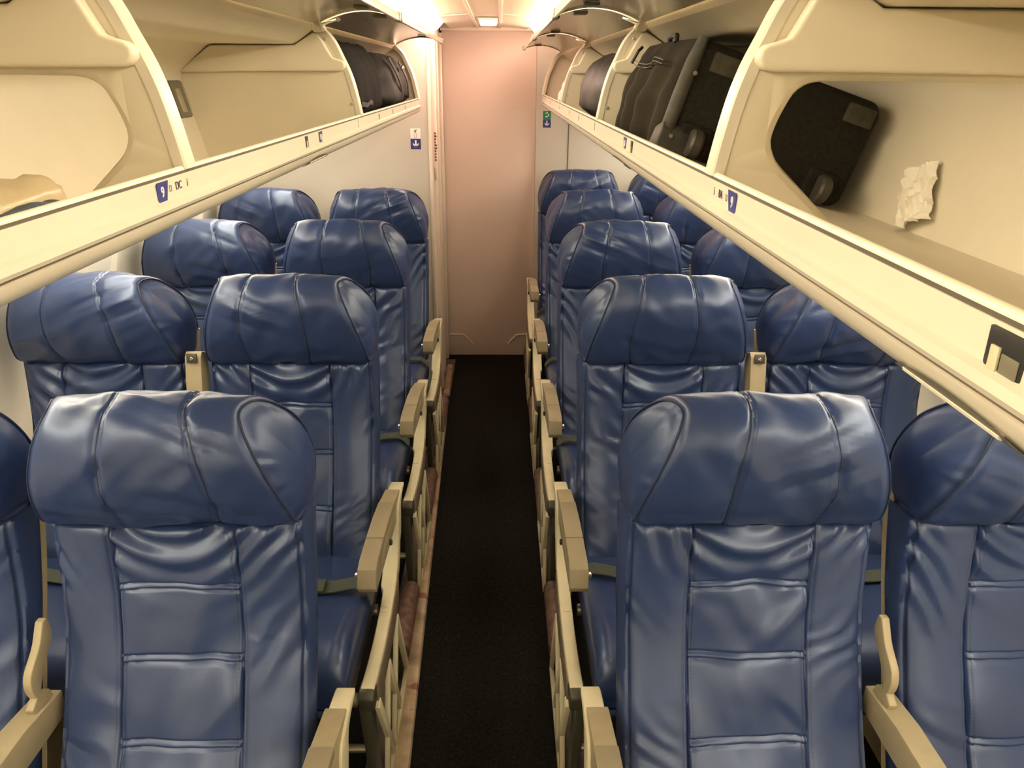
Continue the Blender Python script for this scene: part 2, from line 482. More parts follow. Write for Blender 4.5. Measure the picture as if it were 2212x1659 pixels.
def divider(root, s, y, hole, depth=0.026):
    """moulded panel across the bin; the face towards -y, its front post following POST"""
    post_in = [(x + 0.016, z) for x, z in POST]
    outl = POST + [(0.42, 1.675), (0.62, 1.674), (0.698, 1.614), (0.706, 1.600), (0.663, 1.413), (0.652, 1.397), (0.42, 1.443), (0.31, 1.50)]
    poly = [(s * x, z) for x, z in outl]
    name = 'divider'
    if hole:
        # open below the top pad: a C-shaped frame whose inner edge is chamfered
        hc = [(0.470, 1.424), (0.420, 1.4595)] + [tuple(p) for p in spline([(0.358, 1.5165), (0.347, 1.5285), (0.3405, 1.545), (0.343, 1.561), (0.3505, 1.580), (0.359, 1.5945), (0.371, 1.6025), (0.388, 1.605)], 18)] + [(0.44, 1.6055), (0.62, 1.6035), (0.702, 1.602)]
        hf = [(x - (0.010 if x < .372 else 0.007 if x < .45 else 0), z + (0.005 if z > 1.59 else -0.004 if x < .5 and z < 1.53 else 0)) for x, z in hc]
        top = POST + [(0.42, 1.675), (0.62, 1.674), (0.698, 1.614)]
        floor_ = [(0.31, 1.492), (0.42, 1.444)]
        def ring(hh, yy):
            return [(s * x, yy, z) for x, z in floor_[::-1] + top + hh[::-1]]
        mid = [(a_ * .3 + c_ * .7, b_ * .3 + d_ * .7) for (a_, b_), (c_, d_) in zip(hf, hc)]
        dm_ = MB().loft([ring(hf, y), ring(mid, y + 0.004), ring(hc, y + 0.011), ring(hc, y + depth)])
        d = wpart(root, name, dm_, 'divider', smooth=30)
    else:
        d = wpart(root, name, MB().prism(poly, y, y + depth), 'divider', smooth=30)
    # front lip: light rounded edge strip of the post, proud of the panel
    lip = MB()
    rings = []
    for i, (x, z) in enumerate(POST):
        j, k_ = min(i + 1, len(POST) - 1), max(i - 1, 0)
        t = Vector((POST[j][0] - POST[k_][0], POST[j][1] - POST[k_][1])).normalized()
        n = Vector((-t.y, t.x))                        # towards the aisle
        q = lambda o, yy: (s * (x + n.x * o), yy, z + n.y * o)
        ring = [q(-0.010, y - 0.002), q(0.001, y - 0.002), q(0.003, y), q(0.003, y + depth), q(0.001, y + depth + 0.002), q(-0.010, y + depth + 0.002)]
        rings.append(ring)
    lip.loft(rings)
    wpart(root, 'edge_lip', lip, 'rail', d, smooth=40)
    # moulded pad across the top
    ins = [(x + 0.021, z) for x, z in POST if z > 1.655]
    pad = [(0.309, 1.632), (0.3095, 1.6225), (0.316, 1.6155), (0.326, 1.6135), (0.55, 1.612), (0.700, 1.609), (0.694, 1.617), (0.622, 1.669), (0.424, 1.6705)] + [(0.385, 1.694), (0.378, 1.697), (0.368, 1.694)] + [(0.3555, 1.6765), (0.343, 1.653), (0.338, 1.6445), (0.329, 1.641), (0.316, 1.6375)]
    pm = MB().prism([(s * x, z) for x, z in pad], y - 0.020, y + 0.001)
    wpart(root, 'top_pad', pm, 'divider', d, bevel=0.0065, seg=4, smooth=60, bev_angle=50)
    for z in (() if hole else (1.540, 1.617, 1.684)):
        x = np.interp(z, [p[1] for p in POST], [p[0] for p in POST]) + 0.0155
        wpart(root, 'screw', MB().disc((s * x, y - 0.0005, z), (0, -1, 0), 0.0038, 0.0025, 12), 'metal', d)
    return d

DOOR = [tuple(p) for p in spline([(0.372, 1.7165), (0.345, 1.731), (0.300, 1.745), (0.250, 1.749), (0.205, 1.741), (0.181, 1.7315), (0.177, 1.724)], 26)]
def bin_door(root, s, y0, y1):
    out = [(x, z + 0.010) for x, z in DOOR]
    d = wpart(root, 'bin_door', MB().prism([(s * x, z) for x, z in DOOR + out[::-1]], y0, y1), 'door_inner', smooth=40)
    for ya in (y0 - 0.001, y1 - 0.007):                 # pale end ribs of the door
        e = MB().prism([(s * x, z) for x, z in [(x, z - 0.004) for x, z in DOOR[1:-1]] + [(x, z + 0.011) for x, z in DOOR[1:-1]][::-1]], ya, ya + 0.008)
        wpart(root, 'end_rib', e, 'rail', d, smooth=40)
    ed = MB().prism([(s * 0.180, 1.7225), (s * 0.1745, 1.7235), (s * 0.1755, 1.740), (s * 0.184, 1.741)], y0 + 0.004, y1 - 0.004)
    wpart(root, 'edge_strip', ed, 'door_inner', d, bevel=0.001)
    for f in (0.10, 0.90):
        yy = y0 + (y1 - y0) * f
        wpart(root, 'door_latch', MB().prism([(s * 0.262, 1.7475), (s * 0.230, 1.7465), (s * 0.231, 1.7395), (s * 0.261, 1.7405)], yy - 0.018, yy + 0.018), 'slot', d, bevel=0.002)
    for yy in (y0 + 0.006, y1 - 0.006):
        wpart(root, 'corner_cap', MB().prism([(s * 0.187, 1.722), (s * 0.173, 1.722), (s * 0.173, 1.744), (s * 0.187, 1.744)], yy - 0.010, yy + 0.010), 'slot', d, bevel=0.003)
    return d
def hinge_arm(root, s, y):
    a = MB().tube([(s * 0.366, y, 1.7105), (s * 0.342, y + 0.02, 1.7205), (s * 0.322, y + 0.03, 1.7265)], 0.0035, 8)
    a.disc((s * 0.366, y - 0.006, 1.7105), (0, 1, 0), 0.006, 0.012, 12)
    a.disc((s * 0.322, y + 0.024, 1.7265), (0, 1, 0), 0.005, 0.012, 12)
    wpart(root, 'hinge_arm', a, 'chrome')
    wpart(root, 'hinge_bracket', MB().prism([(s * 0.352, 1.700), (s * 0.372, 1.697), (s * 0.388, 1.714), (s * 0.362, 1.726)], y - 0.012, y + 0.048), 'bin', bevel=0.002)

def face_frame(s, y, z):
    """frame on the rail face: local x reads left to right as seen from the aisle, local y up, z out to the aisle"""
    xf = 0.2786
    ex = Vector((0, 1 if s < 0 else -1, 0))
    ey = Vector((0, 0, 1))
    ez = Vector((-s, 0, 0))
    m4 = Matrix((ex, ey, ez)).transposed().to_4x4()
    return Matrix.Translation((s * xf, y, z)) @ m4

def overhead_bin(s, label, y0, y1, divs, tabs, latches, ticks, slots, joint):
    root = thing('overhead_bin', label, 'overhead bin', (s * 0.50, (y0 + y1) / 2, 1.366))
    sec = [(s * x, z) for x, z in INNER + OUTER]
    wpart(root, 'shell', MB().prism(sec, y0, y1), 'bin', smooth=40)
    rl = wpart(root, 'rail', sweep(RAILFACE, s, y0, y1), 'rail', smooth=40)
    wpart(root, 'rail_edge', sweep(RAIL, s, y0, y1, inner=[(0.284, 1.505)]), 'white_edge', rl, smooth=50)
    wpart(root, 'rail_groove', MB().prism([(s * x, z) for x, z in ((0.2806, 1.5122), (0.2806, 1.5080), (0.2880, 1.504), (0.2870, 1.512))], y0 + .001, y1 - .001), 'groove', rl)
    wpart(root, 'rail_groove', MB().prism([(s * x, z) for x, z in ((0.2768, 1.479), (0.2768, 1.473), (0.300, 1.470), (0.300, 1.480))], y0 + .001, y1 - .001), 'groove', rl)
    wpart(root, 'underside_roll', sweep(RAILROLL, s, y0, y1, inner=[(0.33, 1.475), (0.2765, 1.475)]), 'rail', rl, smooth=60)
    for i, (y, hole) in enumerate(divs):
        divider(root, s, y, hole)
        hinge_arm(root, s, y - 0.02)
    ys = [y for y, _ in divs]
    edges = [y0] + ys + [y1]
    for a, b in zip(edges[:-1], edges[1:]):
        if b - a > 0.4:
            bin_door(root, s, a + 0.022, b - 0.004)
    # closed far end, with its light curved frame
    wpart(root, 'end_panel', MB().prism([(s * x, z) for x, z in POST + [(0.42, 1.70), (0.70, 1.62), (0.66, 1.39), (0.42, 1.44), (0.31, 1.49)]], y1 - 0.004, y1 + 0.02), 'divider', smooth=30)
    er = MB()
    rings = []
    for i, (x, z) in enumerate(POST):
        j, k_ = min(i + 1, len(POST) - 1), max(i - 1, 0)
        t = Vector((POST[j][0] - POST[k_][0], POST[j][1] - POST[k_][1])).normalized()
        n = Vector((-t.y, t.x))
        q = lambda o, yy: (s * (x + n.x * o), yy, z + n.y * o)
        rings.append([q(-0.010, y1 - 0.028), q(0.002, y1 - 0.030), q(0.006, y1 - 0.022), q(0.006, y1 + 0.018), q(0.002, y1 + 0.022), q(-0.010, y1 + 0.022)])
    er.loft(rings)
    wpart(root, 'end_frame', er, 'white_edge', smooth=40)
    # row placards
    for y, num, seats, glyph in tabs:
        F = face_frame(s, y, 1.4975)
        px = 1 if s < 0 else -1                          # far side of the placard
        rp = wmesh(root, 'row_placard', MB().prism([(px * x, z) for x, z in ((-.012, .008), (-.009, .0102), (.017, .0102), (.009, -.0095), (-.009, -.0095), (-.012, -.0065))], 0, 0.0006, 'z').mesh('row_placard', 'navy'), F)
        wmesh(root, 'row_number', text_mesh('row_number', num, 0.015, 'white'), F @ Matrix.Translation((0.0, 0, 0.0008)), rp)
        if glyph:
            for k_, (tx, body, sz) in enumerate(((0.0215, '\u25a1', 0.008), (0.044, seats, 0.0115), (0.068, 'i', 0.012))):
                tm = text_mesh('seat_letters', body, sz, 'ink', 0.0002) if body != '\u25a1' else None
                if tm is None:
                    q = MB()
                    for a_, b_ in (((-.0025, -.003), (.0025, -.0025)), ((-.0025, .0025), (.0025, .003)), ((-.0025, -.003), (-.002, .003)), ((.002, -.003), (.0025, .003))):
                        q.prism([(a_[0], a_[1]), (b_[0], a_[1]), (b_[0], b_[1]), (a_[0], b_[1])], 0, 0.0003, 'z')
                    tm = q.mesh('seat_letters', 'ink', smooth=0)
                wmesh(root, 'seat_letters', tm, F @ Matrix.Translation((px * tx, 0.0015, 0.0002)), rp)
    for y, wd in latches:                                # latch openings in the rail, with a pale tongue
        F = face_frame(s, y, 1.4985)
        la = wmesh(root, 'rail_latch', MB().prism([(-wd, .0085), (wd, .0085), (wd, -.0105), (-wd * .8, -.0115), (-wd, -.009)], -0.002, 0.0008, 'z').mesh('rail_latch', 'black', bevel=0.0006), F)
        wmesh(root, 'latch_tongue', MB().box(-wd * .62, -wd * .15, -0.0105, 0.001, 0.0006, 0.0022).mesh('latch_tongue', 'cream_rail', bevel=0.0005), F, la)
        wmesh(root, 'latch_plate', MB().box(-wd * .05, wd * .85, -0.010, -0.001, 0.0006, 0.0016).mesh('latch_plate', 'slot', bevel=0.0005), F, la)
    for y in ticks:
        F = face_frame(s, y, 1.4995)
        wmesh(root, 'tick_mark', MB().box(-0.004, 0.004, -0.009, 0.005, 0, 0.0005).mesh('tick_mark', 'ink', smooth=0), F, rl)
    for y in joint:
        F = face_frame(s, y, 1.4975)
        wmesh(root, 'rail_joint', MB().box(-0.0012, 0.0012, -0.019, 0.011, 0.0001, 0.0006).mesh('rail_joint', 'slot', smooth=0), F, rl)
    for ya, yb in slots:                                 # louvred outlets let into the underside roll
        m_ = MB()
        for i, (o, mid) in enumerate(((0.0008, 0),)):
            rings = []
            for t in np.linspace(0, 1, 13):
                y = ya + (yb - ya) * t
                h_ = math.sin(math.pi * t) ** 0.5 if 0 < t < 1 else 0.02
                rings.append([(s * (x - 0.001), y, z - 0.0012) for x, z in [tuple(p) for p in spline([(0.2752, 1.4722), (0.2765, 1.468), (0.282, 1.4605), (0.292, 1.4555), (0.300, 1.4543)], np.linspace(0.5 - 0.42 * h_, 0.5 + 0.42 * h_, 7))]])
            m_.grid(rings)
        ol = wpart(root, 'air_outlet', m_, 'slot', smooth=60)
        wpart(root, 'outlet_vane', MB().tube([(s * 0.2795, ya + (yb - ya) * .18, 1.4615), (s * 0.2795, ya + (yb - ya) * .86, 1.4615)], 0.0016, 6), 'rail', ol)
    return root

left_bin = overhead_bin(-1, 'open overhead bin along the left side, mostly empty, row 9 tab reading DC', -0.9, 3.47,
             [(-0.22, False), (0.870, True), (2.014, False)],
             [(0.797, '9', 'DC', True), (1.535, '10', 'DC', False)], [(1.424, 0.009), (0.345, 0.013)],
             [2.30, 2.60, 2.94], [(1.40, 1.60), (0.30, 0.42)], [1.955])
wl = wpart(left_bin, 'wall_latch', MB().prism([(-0.7035, 1.592), (-0.6965, 1.590), (-0.6785, 1.512), (-0.6850, 1.508)], 1.925, 1.990), 'slot', bevel=0.002)
wpart(left_bin, 'latch_plate', MB().prism([(-0.6962, 1.575), (-0.6925, 1.574), (-0.6800, 1.522), (-0.6835, 1.520)], 1.938, 1.965), 'metal', wl, bevel=0.001)
overhead_bin(1, 'open overhead bin along the right side, filled with dark luggage', -0.9, 4.30,
             [(-0.22, False), (0.835, True), (1.876, False), (3.008, False)],
             [(0.748, '9', 'BA', True), (1.432, '10', 'BA', False)], [(1.358, 0.009), (0.318, 0.0135)],
             [2.30, 2.62, 3.05, 3.60], [(1.40, 1.60), (0.285, 0.415)], [1.905])

# ------------------------------------------------------------------ seats
PITCH_Y, SEAT_X, WIN_X, SEAT_Y = 0.787, 0.490, 0.980, 1.0
# profiles are (y, z) in first-row cabin coordinates; y is shifted by -SEAT_Y when built
BACK_F = [(0.962, 0.395), (0.985, 0.465), (1.020, 0.525), (1.068, 0.625), (1.100, 0.705), (1.117, 0.780), (1.125, 0.850), (1.130, 0.903)]
BACK_R = [(1.030, 0.370), (1.060, 0.447), (1.137, 0.640), (1.198, 0.797), (1.230, 0.905)]
HEAD = [(1.232, 0.893, .212), (1.249, 0.935, .216), (1.255, 0.975, .218), (1.246, 1.020, .214), (1.222, 1.070, .202), (1.194, 1.103, .185), (1.163, 1.126, .167), (1.130, 1.134, .153),
        (1.100, 1.128, .147), (1.081, 1.108, .154), (1.072, 1.080, .164), (1.071, 1.045, .176), (1.077, 1.010, .187), (1.090, 0.972, .197), (1.108, 0.935, .204), (1.127, 0.901, .207)]
HALF = 0.206

def nz(x, y, z, s=1.0):
    return noise.noise((x * s, y * s, z * s))
def groove(d, wd, dep):
    return -dep * math.exp(-(d / wd) ** 2)
def clustered(lo, hi, n, centres, offs):
    a = list(np.linspace(lo, hi, n))
    for c in centres:
        a = [v for v in a if abs(v - c) > max(offs) + 0.001]
        a += [c + o for o in offs] + [c - o for o in offs if o]
    return sorted(set(round(v, 6) for v in a if lo - 1e-9 <= v <= hi + 1e-9))

HSEAM = [0.792, 0.668, 0.535]                             # horizontal seams of the centre panel (z)
VS = 0.104
def back_disp(x, z, sd):
    """leather relief on the front of the backrest: seams, stuffing and creases"""
    d = 0.0
    ax = abs(x)
    dz = 0.903 - z
    d += groove(ax - VS, 0.0026, 0.0054) + groove(ax - VS - 0.0065, 0.0018, 0.0013) + groove(ax - VS + 0.0065, 0.0018, 0.0013)
    if ax < VS:
        u = x / VS
        for hz in HSEAM:
            zz = z - hz + 0.004 * u ** 4
            d += groove(zz - 0.0055, 0.0022, 0.0036) + groove(zz + 0.0055, 0.0022, 0.0036) + 0.0015 * math.exp(-(zz / 0.004) ** 2)
        lv = [0.903] + HSEAM + [0.40]
        for a, b in zip(lv[:-1], lv[1:]):
            if b < z <= a:
                t = (a - z) / (a - b)
                d += 0.007 * math.sin(math.pi * t) * (1 - u * u) ** 0.6
        # swags hanging under the headrest seam
        n = nz(x * 5 + sd, z * 4, sd * 3)
        fade = math.exp(-(dz / 0.085) ** 2)
        d += 0.0075 * fade * math.sin(2 * math.pi * (dz - 0.55 * (1 - u * u) * 0.075 + 0.02 * n) / 0.052 + sd)
        # shallow dents pressed into the lower panels
        d += 0.010 * nz(x * 8, z * 7, sd + 11) + 0.006 * nz(x * 17 + z * 6, z * 12, sd + 5)
        d += 0.008 * max(0, math.sin(2 * math.pi * (x * 5.0 - z * 6.0 * (1 if nz(sd, 1, z * 3) > 0 else -1)) + sd)) ** 3 * max(0, nz(x * 4, z * 5, sd + 3) + .15)
    else:
        t = (ax - VS) / (HALF - VS)
        sgn = 1 if x > 0 else -1
        d += 0.006 * math.sin(math.pi * min(1, t)) 
        # creases fanning up and outward on the side panels
        amp = 0.0105 * (math.exp(-(dz / 0.17) ** 2) + 0.28) * max(0.05, 0.35 + 1.5 * nz(x * 5, z * 7, sd * 3 + 7))
        ph = (z * (0.9 + 0.3 * nz(sd, 2, sgn)) - ax * (1.1 if dz < .2 else 0.8)) / 0.056 + 1.3 * nz(x * 5, z * 6, sd) + 0.5 * nz(x * 11, z * 12, sd + 2)
        wv = math.sin(2 * math.pi * ph + sgn + sd)
        d += amp * (wv if wv < 0 else wv ** 1.6) * (0.35 + 0.65 * t if t < .75 else 0.84)
        d += 0.004 * nz(x * 8, z * 6, sd + 17)
    d += groove(ax - HALF + 0.001, 0.0028, 0.0045)
    # the cover is gathered just under the headrest
    d += groove(z - 0.903, 0.006, 0.006)
    return d

def backrest_mb(sd):
    zs = clustered(0.395, 0.903, 88, HSEAM, [0, .002, .004, .0055, .0075, .010]) 
    xs = clustered(-HALF, HALF, 66, [-VS, VS], [0, .0015, .003, .005, .0065, .009])
    xs = sorted(set(xs + [q * (HALF - o) for q in (-1, 1) for o in (.001, .002, .0035, .005)]))
    bf = spline(BACK_F, 200)
    br = spline(BACK_R, 200)
    rings = []
    for z in zs:
        yf = float(np.interp(z, bf[:, 1], bf[:, 0]))
        zr = z
        yr = float(np.interp(zr, br[:, 1], br[:, 0]))
        ring = []
        for x in xs:
            crown = 0.014 * (1 - (abs(x) / HALF) ** 2.6)
            e = max(0, (abs(x) - (HALF - 0.012)) / 0.012)
            ring.append((x, yf - crown + 0.006 * e * e - back_disp(x, z, sd) - SEAT_Y + 0.012, z))
        ye = yf + 0.018 - SEAT_Y
        yr -= SEAT_Y
        side = []
        for t in (0.06, 0.16, 0.35, 0.6, 0.85, 0.97):
            bulge = 0.012 * t + 0.007 * (math.sin(math.pi * min(1, t * 0.9 + 0.06)) ** 0.5) + 0.0016 * nz(t * 7, z * 14, sd)
            side.append((HALF + bulge - (0.012 if t > .9 else 0), ye + (yr - ye) * t, z))
        ring += side
        for x in np.linspace(0.17, -0.17, 7):
            ring.append((x, yr + 0.004, z))
        ring += [(-x, y, zz) for x, y, zz in reversed(side)]
        rings.append(ring)
    return MB().loft(rings)

HUS = [None]
def headrest_mb(sd, shift=0.0):
    """front strip wrapped round the lobed profile, its two side panels, with seams"""
    ts = np.linspace(0, 1, 92)
    pr = spline(HEAD, ts)
    n = len(pr)
    cen = Vector((1.165, 1.02))
    us = clustered(-1, 1, 46, [-0.37 + shift, 0.34 + shift], [0, .012, .026, .042, .055, .075])
    HUS[0] = us
    strip = []
    for i, (y, z, wd) in enumerate(pr):
        a, b = pr[max(i - 1, 0)], pr[min(i + 1, n - 1)]
        t = Vector((b[0] - a[0], b[1] - a[1])).normalized()
        nrm = Vector((-t.y, t.x))
        if nrm.dot(Vector((y, z)) - cen) < 0:
            nrm = -nrm
        fr = ts[i]
        row = []
        for u in us:
            x = u * wd
            front = min(1, max(0, (fr - 0.25) / 0.2))
            d = 0.009 * (1 - abs(u) ** 2.4) * min(1, (1 - fr) / .18 + .1)
            e = max(0, (abs(u) - 0.93) / 0.07)
            d -= 0.006 * e * e
            for c in (-0.37 + shift, 0.34 + shift):
                cc = c * (1 + 0.25 * math.sin(math.pi * min(1, max(0, (fr - .45) / .55))))
                dd = (u - cc) * 0.19
                d += groove(dd, 0.0030, 0.0052) + groove(dd - 0.0075, 0.002, 0.0022) + groove(dd + 0.0075, 0.002, 0.0022)
            fold = (0.007 * nz(x * 9 + sd, fr * 5, sd * 2) + 0.0045 * nz(x * 20 - fr * 9, fr * 11 + sd, 3)) * front
            ln = math.sin(2 * math.pi * (x * 6 * (1 if nz(sd, 0.3, 2) > 0 else -1) + fr * 9) + sd * 3) ** 3 * max(0, nz(x * 5, fr * 6, sd + 9)) * 0.009
            d += (fold + ln) * (1 - abs(u) ** 6)
            d += groove(1 - fr, 0.02, 0.008)
            row.append((x, y + nrm.x * d - SEAT_Y, z + nrm.y * d))
        strip.append(row)
    mb = MB().grid(strip)
    for sg, idx in ((1, -1), (-1, 0)):
        edge = [Vector(r[idx]) for r in strip]
        c0 = Vector((sg * 0.198, 1.175 - SEAT_Y, 1.005))
        rows = [edge]
        for k in (0.06, 0.13, 0.24, 0.4, 0.6, 0.8, 0.97):
            row = []
            for i, p in enumerate(edge):
                q = p.lerp(c0, k)
                bl = 0.016 * (1 - (1 - min(1, k * 1.6)) ** 2)
                # small gathers running in from the front edge
                g_ = 0.0030 * math.sin(i * 0.95 + 4 * nz(i * .13, sd, sg)) * math.exp(-(k - .10) ** 2 / 0.02) * (1 if i > 40 else .35) * max(0, .35 + nz(i * .09, sd + 4, sg))
                q.x += sg * (bl + g_)
                if k == 0.06:
                    q.x -= sg * 0.004
                row.append(q)
            rows.append(row)
        mb.grid(rows, close_u=True)
        o = len(mb.v) - n
        mb.f.append(tuple(range(o, o + n)))
    # closing underside
    a, b = strip[0], strip[-1]
    mb.add([b[0], b[-1], a[-1], a[0]], [(0, 1, 2, 3)])
    return mb, strip

def headrest_meshes(sd, shift):
    mb, strip = headrest_mb(sd, shift)
    m1 = mb.mesh('headrest', 'leather', smooth=75)
    us = HUS[0]
    pr = spline(HEAD, np.linspace(0, 1, 92))
    seams = []
    for c in (-0.37 + shift, 0.34 + shift):
        pts = []
        for i, r in enumerate(strip):
            fr = i / 91
            cc = c * (1 + 0.25 * math.sin(math.pi * min(1, max(0, (fr - .45) / .55))))
            if fr > 0.3:
                pts.append([float(np.interp(cc, us, [p[k] for p in r])) for k in range(3)])
        seams.append(MB().tube(pts[:-1], 0.0013, 6).mesh('seam', 'thread', smooth=60))
    ps = []
    for idx, sg in ((-1, 1), (0, -1)):
        pts = [Vector(r[idx]) + Vector((sg * 0.0006, 0, 0)) for r in strip]
        ps.append(MB().tube(pts[6:], 0.0017, 6).mesh('piping', 'thread', smooth=60))
    return m1, ps + seams

def cushion_mb(sd):
    rings = []
    prof = [(0.995, 0.30, .36), (0.985, 0.30, .408), (0.93, 0.30, .418), (0.84, 0.30, .428), (0.74, 0.30, .444), (0.66, 0.30, .458), (0.60, 0.30, .464), (0.555, 0.30, .459), (0.528, 0.305, .442), (0.516, 0.315, .415), (0.512, 0.325, .385), (0.518, 0.33, .345)]
    pr = spline([(p[0], p[2], p[1]) for p in prof], 34)
    for y, zt, zb in pr:
        ring = []
        hw = 0.222
        for u in np.linspace(-1, 1, 34):
            x = u * hw
            e = max(0, (abs(u) - 0.86) / 0.14)
            dz = 0.008 * (1 - u * u) - 0.020 * e * e + groove(abs(x) - 0.168, .003, .003) + groove(y - 0.66, .004, .0025) + 0.005 * nz(x * 6, y * 6, sd)
            ring.append((x, y - SEAT_Y, max(zt + dz, zb + .004)))
        ring += [(hw * 1.01, y - SEAT_Y, zt * .5 + zb * .5), (hw * .98, y - SEAT_Y, zb), (-hw * .98, y - SEAT_Y, zb), (-hw * 1.01, y - SEAT_Y, zt * .5 + zb * .5)]
        rings.append(ring)
    return MB().loft(rings)

MESH = {}
def cached(key, fn):
    if key not in MESH:
        MESH[key] = fn()
    return MESH[key]
def Y(pts):
    return [(y - SEAT_Y, z) for y, z in pts]

def rear_shell_mb(wi):
    br = spline(BACK_R + [(1.249, 0.96)], 26)
    rings = []
    for y, z in br:
        y -= SEAT_Y
        rings.append([(-wi, y - (0.020 if wi > .205 else -.006), z), (-wi - .004, y + 0.008, z), (-wi + .01, y + 0.024, z), (0.19, y + 0.022, z), (0.202, y + 0.012, z), (0.198, y + 0.006, z), (-0.19, y + 0.006, z)])
    return MB().loft(rings)

ARM = [(1.092, 0.548), (1.080, 0.560), (0.972, 0.583), (0.860, 0.597), (0.760, 0.6015), (0.680, 0.603), (0.655, 0.597), (0.640, 0.560), (0.650, 0.546), (0.700, 0.538), (0.900, 0.520), (1.060, 0.512), (1.088, 0.520)]
def arm_body():                                           # local x 0..0.040 from the aisle inwards
    return MB().prism(Y(ARM), 0, 0.040, 'x').mesh('armrest', 'tan', bevel=0.003, smooth=40)
def arm_pad():
    top = [(0.972, 0.5835), (0.860, 0.5975), (0.760, 0.602), (0.680, 0.6035), (0.652, 0.5985)]
    low = [(y, z - 0.018) for y, z in top]
    p = MB().prism(Y([(0.970, 0.5855), (0.860, 0.5992), (0.776, 0.6035), (0.776, 0.585), (0.860, 0.580), (0.970, 0.567)]), -0.0008, 0.0408, 'x')
    p.prism(Y([(0.773, 0.6035), (0.680, 0.6052), (0.653, 0.5990), (0.6365, 0.560), (0.646, 0.545), (0.68, 0.56), (0.773, 0.585)]), -0.0008, 0.0408, 'x')
    return p.mesh('arm_pad', 'armtop', bevel=0.002, smooth=40)
def centre_arm():
    """pivot at origin, arm lying forward along -y, top at z 0.045"""
    p = MB().prism([(0.02, -0.02), (0.02, 0.03), (-0.09, 0.045), (-0.36, 0.047), (-0.385, 0.035), (-0.39, 0.005), (-0.375, -0.006), (-0.10, -0.018)], -0.021, 0.021, 'x')
    return p.mesh('centre_armrest', 'tan', bevel=0.003, smooth=40)
def side_rail_outer():
    """cream end panel: drops from the arm pivot, then runs forward beside the cushion"""
    top = [(1.085, 0.560), (1.005, 0.545), (0.985, 0.500), (0.955, 0.440), (0.915, 0.405), (0.860, 0.388), (0.780, 0.378), (0.680, 0.377), (0.600, 0.384), (0.515, 0.396)]
    tp = [tuple(p) for p in spline(top, 40)]
    rings = []
    for i, (y, z) in enumerate(tp):
        a, b = tp[max(i - 1, 0)], tp[min(i + 1, len(tp) - 1)]
        t = Vector((b[0] - a[0], b[1] - a[1])).normalized()
        n = Vector((t.y, -t.x))
        if n.y > 0:
            n = -n
        if i < 9:
            n = Vector((1, -0.2)).normalized()
        d = 0.045 if i > 9 else 0.06
        f = i / (len(tp) - 1)
        w1 = 0.030 if f > 0.45 else 0.038
        lo = (y + n.x * d, z + n.y * d)
        rings.append([(0.0, y - SEAT_Y, z), (w1, y - SEAT_Y, z), (w1, lo[0] - SEAT_Y, lo[1]), (0.0, lo[0] - SEAT_Y, lo[1])])
    return MB().loft(rings).mesh('side_frame', 'cream_rail', bevel=0.003, smooth=50)
def rail_tip():
    p = MB().prism(Y([(0.545, 0.391), (0.512, 0.396), (0.498, 0.380), (0.502, 0.345), (0.545, 0.345)]), -0.001, 0.033, 'x')
    return p.mesh('rail_tip', 'dark_metal', bevel=0.005, smooth=40)
def rail_skirt():
    pts = [(0.935, 0.404), (0.890, 0.386), (0.860, 0.378), (0.780, 0.368), (0.680, 0.367), (0.600, 0.374), (0.545, 0.380)]
    p = MB().prism(Y(pts + [(0.55, 0.315), (0.68, 0.305), (0.80, 0.306), (0.91, 0.325)]), -0.003, 0.012, 'x')
    return p.mesh('rail_skirt', 'skirt', bevel=0.003, smooth=40)
def bar(mb, a, b, wx, x, th):
    """flat bar in a y-z plane between a and b"""
    a, b = Vector(a), Vector(b)
    t = (b - a).normalized()
    n = Vector((-t.y, t.x)) * th
    mb.prism(Y([tuple(a + n), tuple(a - n), tuple(b - n), tuple(b + n)]), x, x + wx, 'x')
    return mb
def leg_front():
    m_ = MB()
    m_.prism(Y([(0.505, 0.345), (0.575, 0.345), (0.625, 0.012), (0.570, 0.012)]), 0.010, 0.030, 'x')
    return m_.mesh('leg', 'dark_metal', bevel=0.004, smooth=40)
def leg_rear():
    m_ = MB()
    m_.prism(Y([(0.900, 0.355), (0.945, 0.355), (1.030, 0.012), (0.975, 0.012)]), 0.008, 0.030, 'x')
    return m_.mesh('leg', 'dark_metal', bevel=0.004, smooth=40)
def truss():
    m_ = MB()
    for a, b, th in (((0.545, 0.33), (0.70, 0.03), 0.012), ((0.70, 0.30), (0.59, 0.03), 0.010), ((0.70, 0.30), (0.83, 0.05), 0.013), ((0.86, 0.31), (0.72, 0.03), 0.010), ((0.58, 0.020), (1.00, 0.020), 0.012), ((0.86, 0.31), (0.99, 0.04), 0.010)):
        bar(m_, a, b, 0.012, -0.010, th)
    return m_.mesh('leg_truss', 'cream_rail', bevel=0.002, smooth=40)
def roller():
    m_ = MB()
    rings = []
    for y in np.linspace(1.035, 1.335, 12):
        rings.append([(0.020 + 0.030 * math.cos(a), y - SEAT_Y, 0.045 + 0.034 * math.sin(a)) for a in np.linspace(-0.5, math.pi + 0.5, 14)])
    m_.loft(rings)
    return m_.mesh('track_cover', 'brown', smooth=50)
def foot_bar():
    return MB().tube([(0.032, 0.60 - SEAT_Y, 0.14), (0.42, 0.60 - SEAT_Y, 0.14)], 0.010, 10).mesh('foot_bar', 'metal', smooth=50)
def inner_leg_front():
    return MB().prism(Y([(0.54, 0.28), (0.64, 0.28), (0.66, 0.012), (0.57, 0.012)]), 0.42, 0.445, 'x').mesh('leg', 'dark_metal', bevel=0.004, smooth=40)
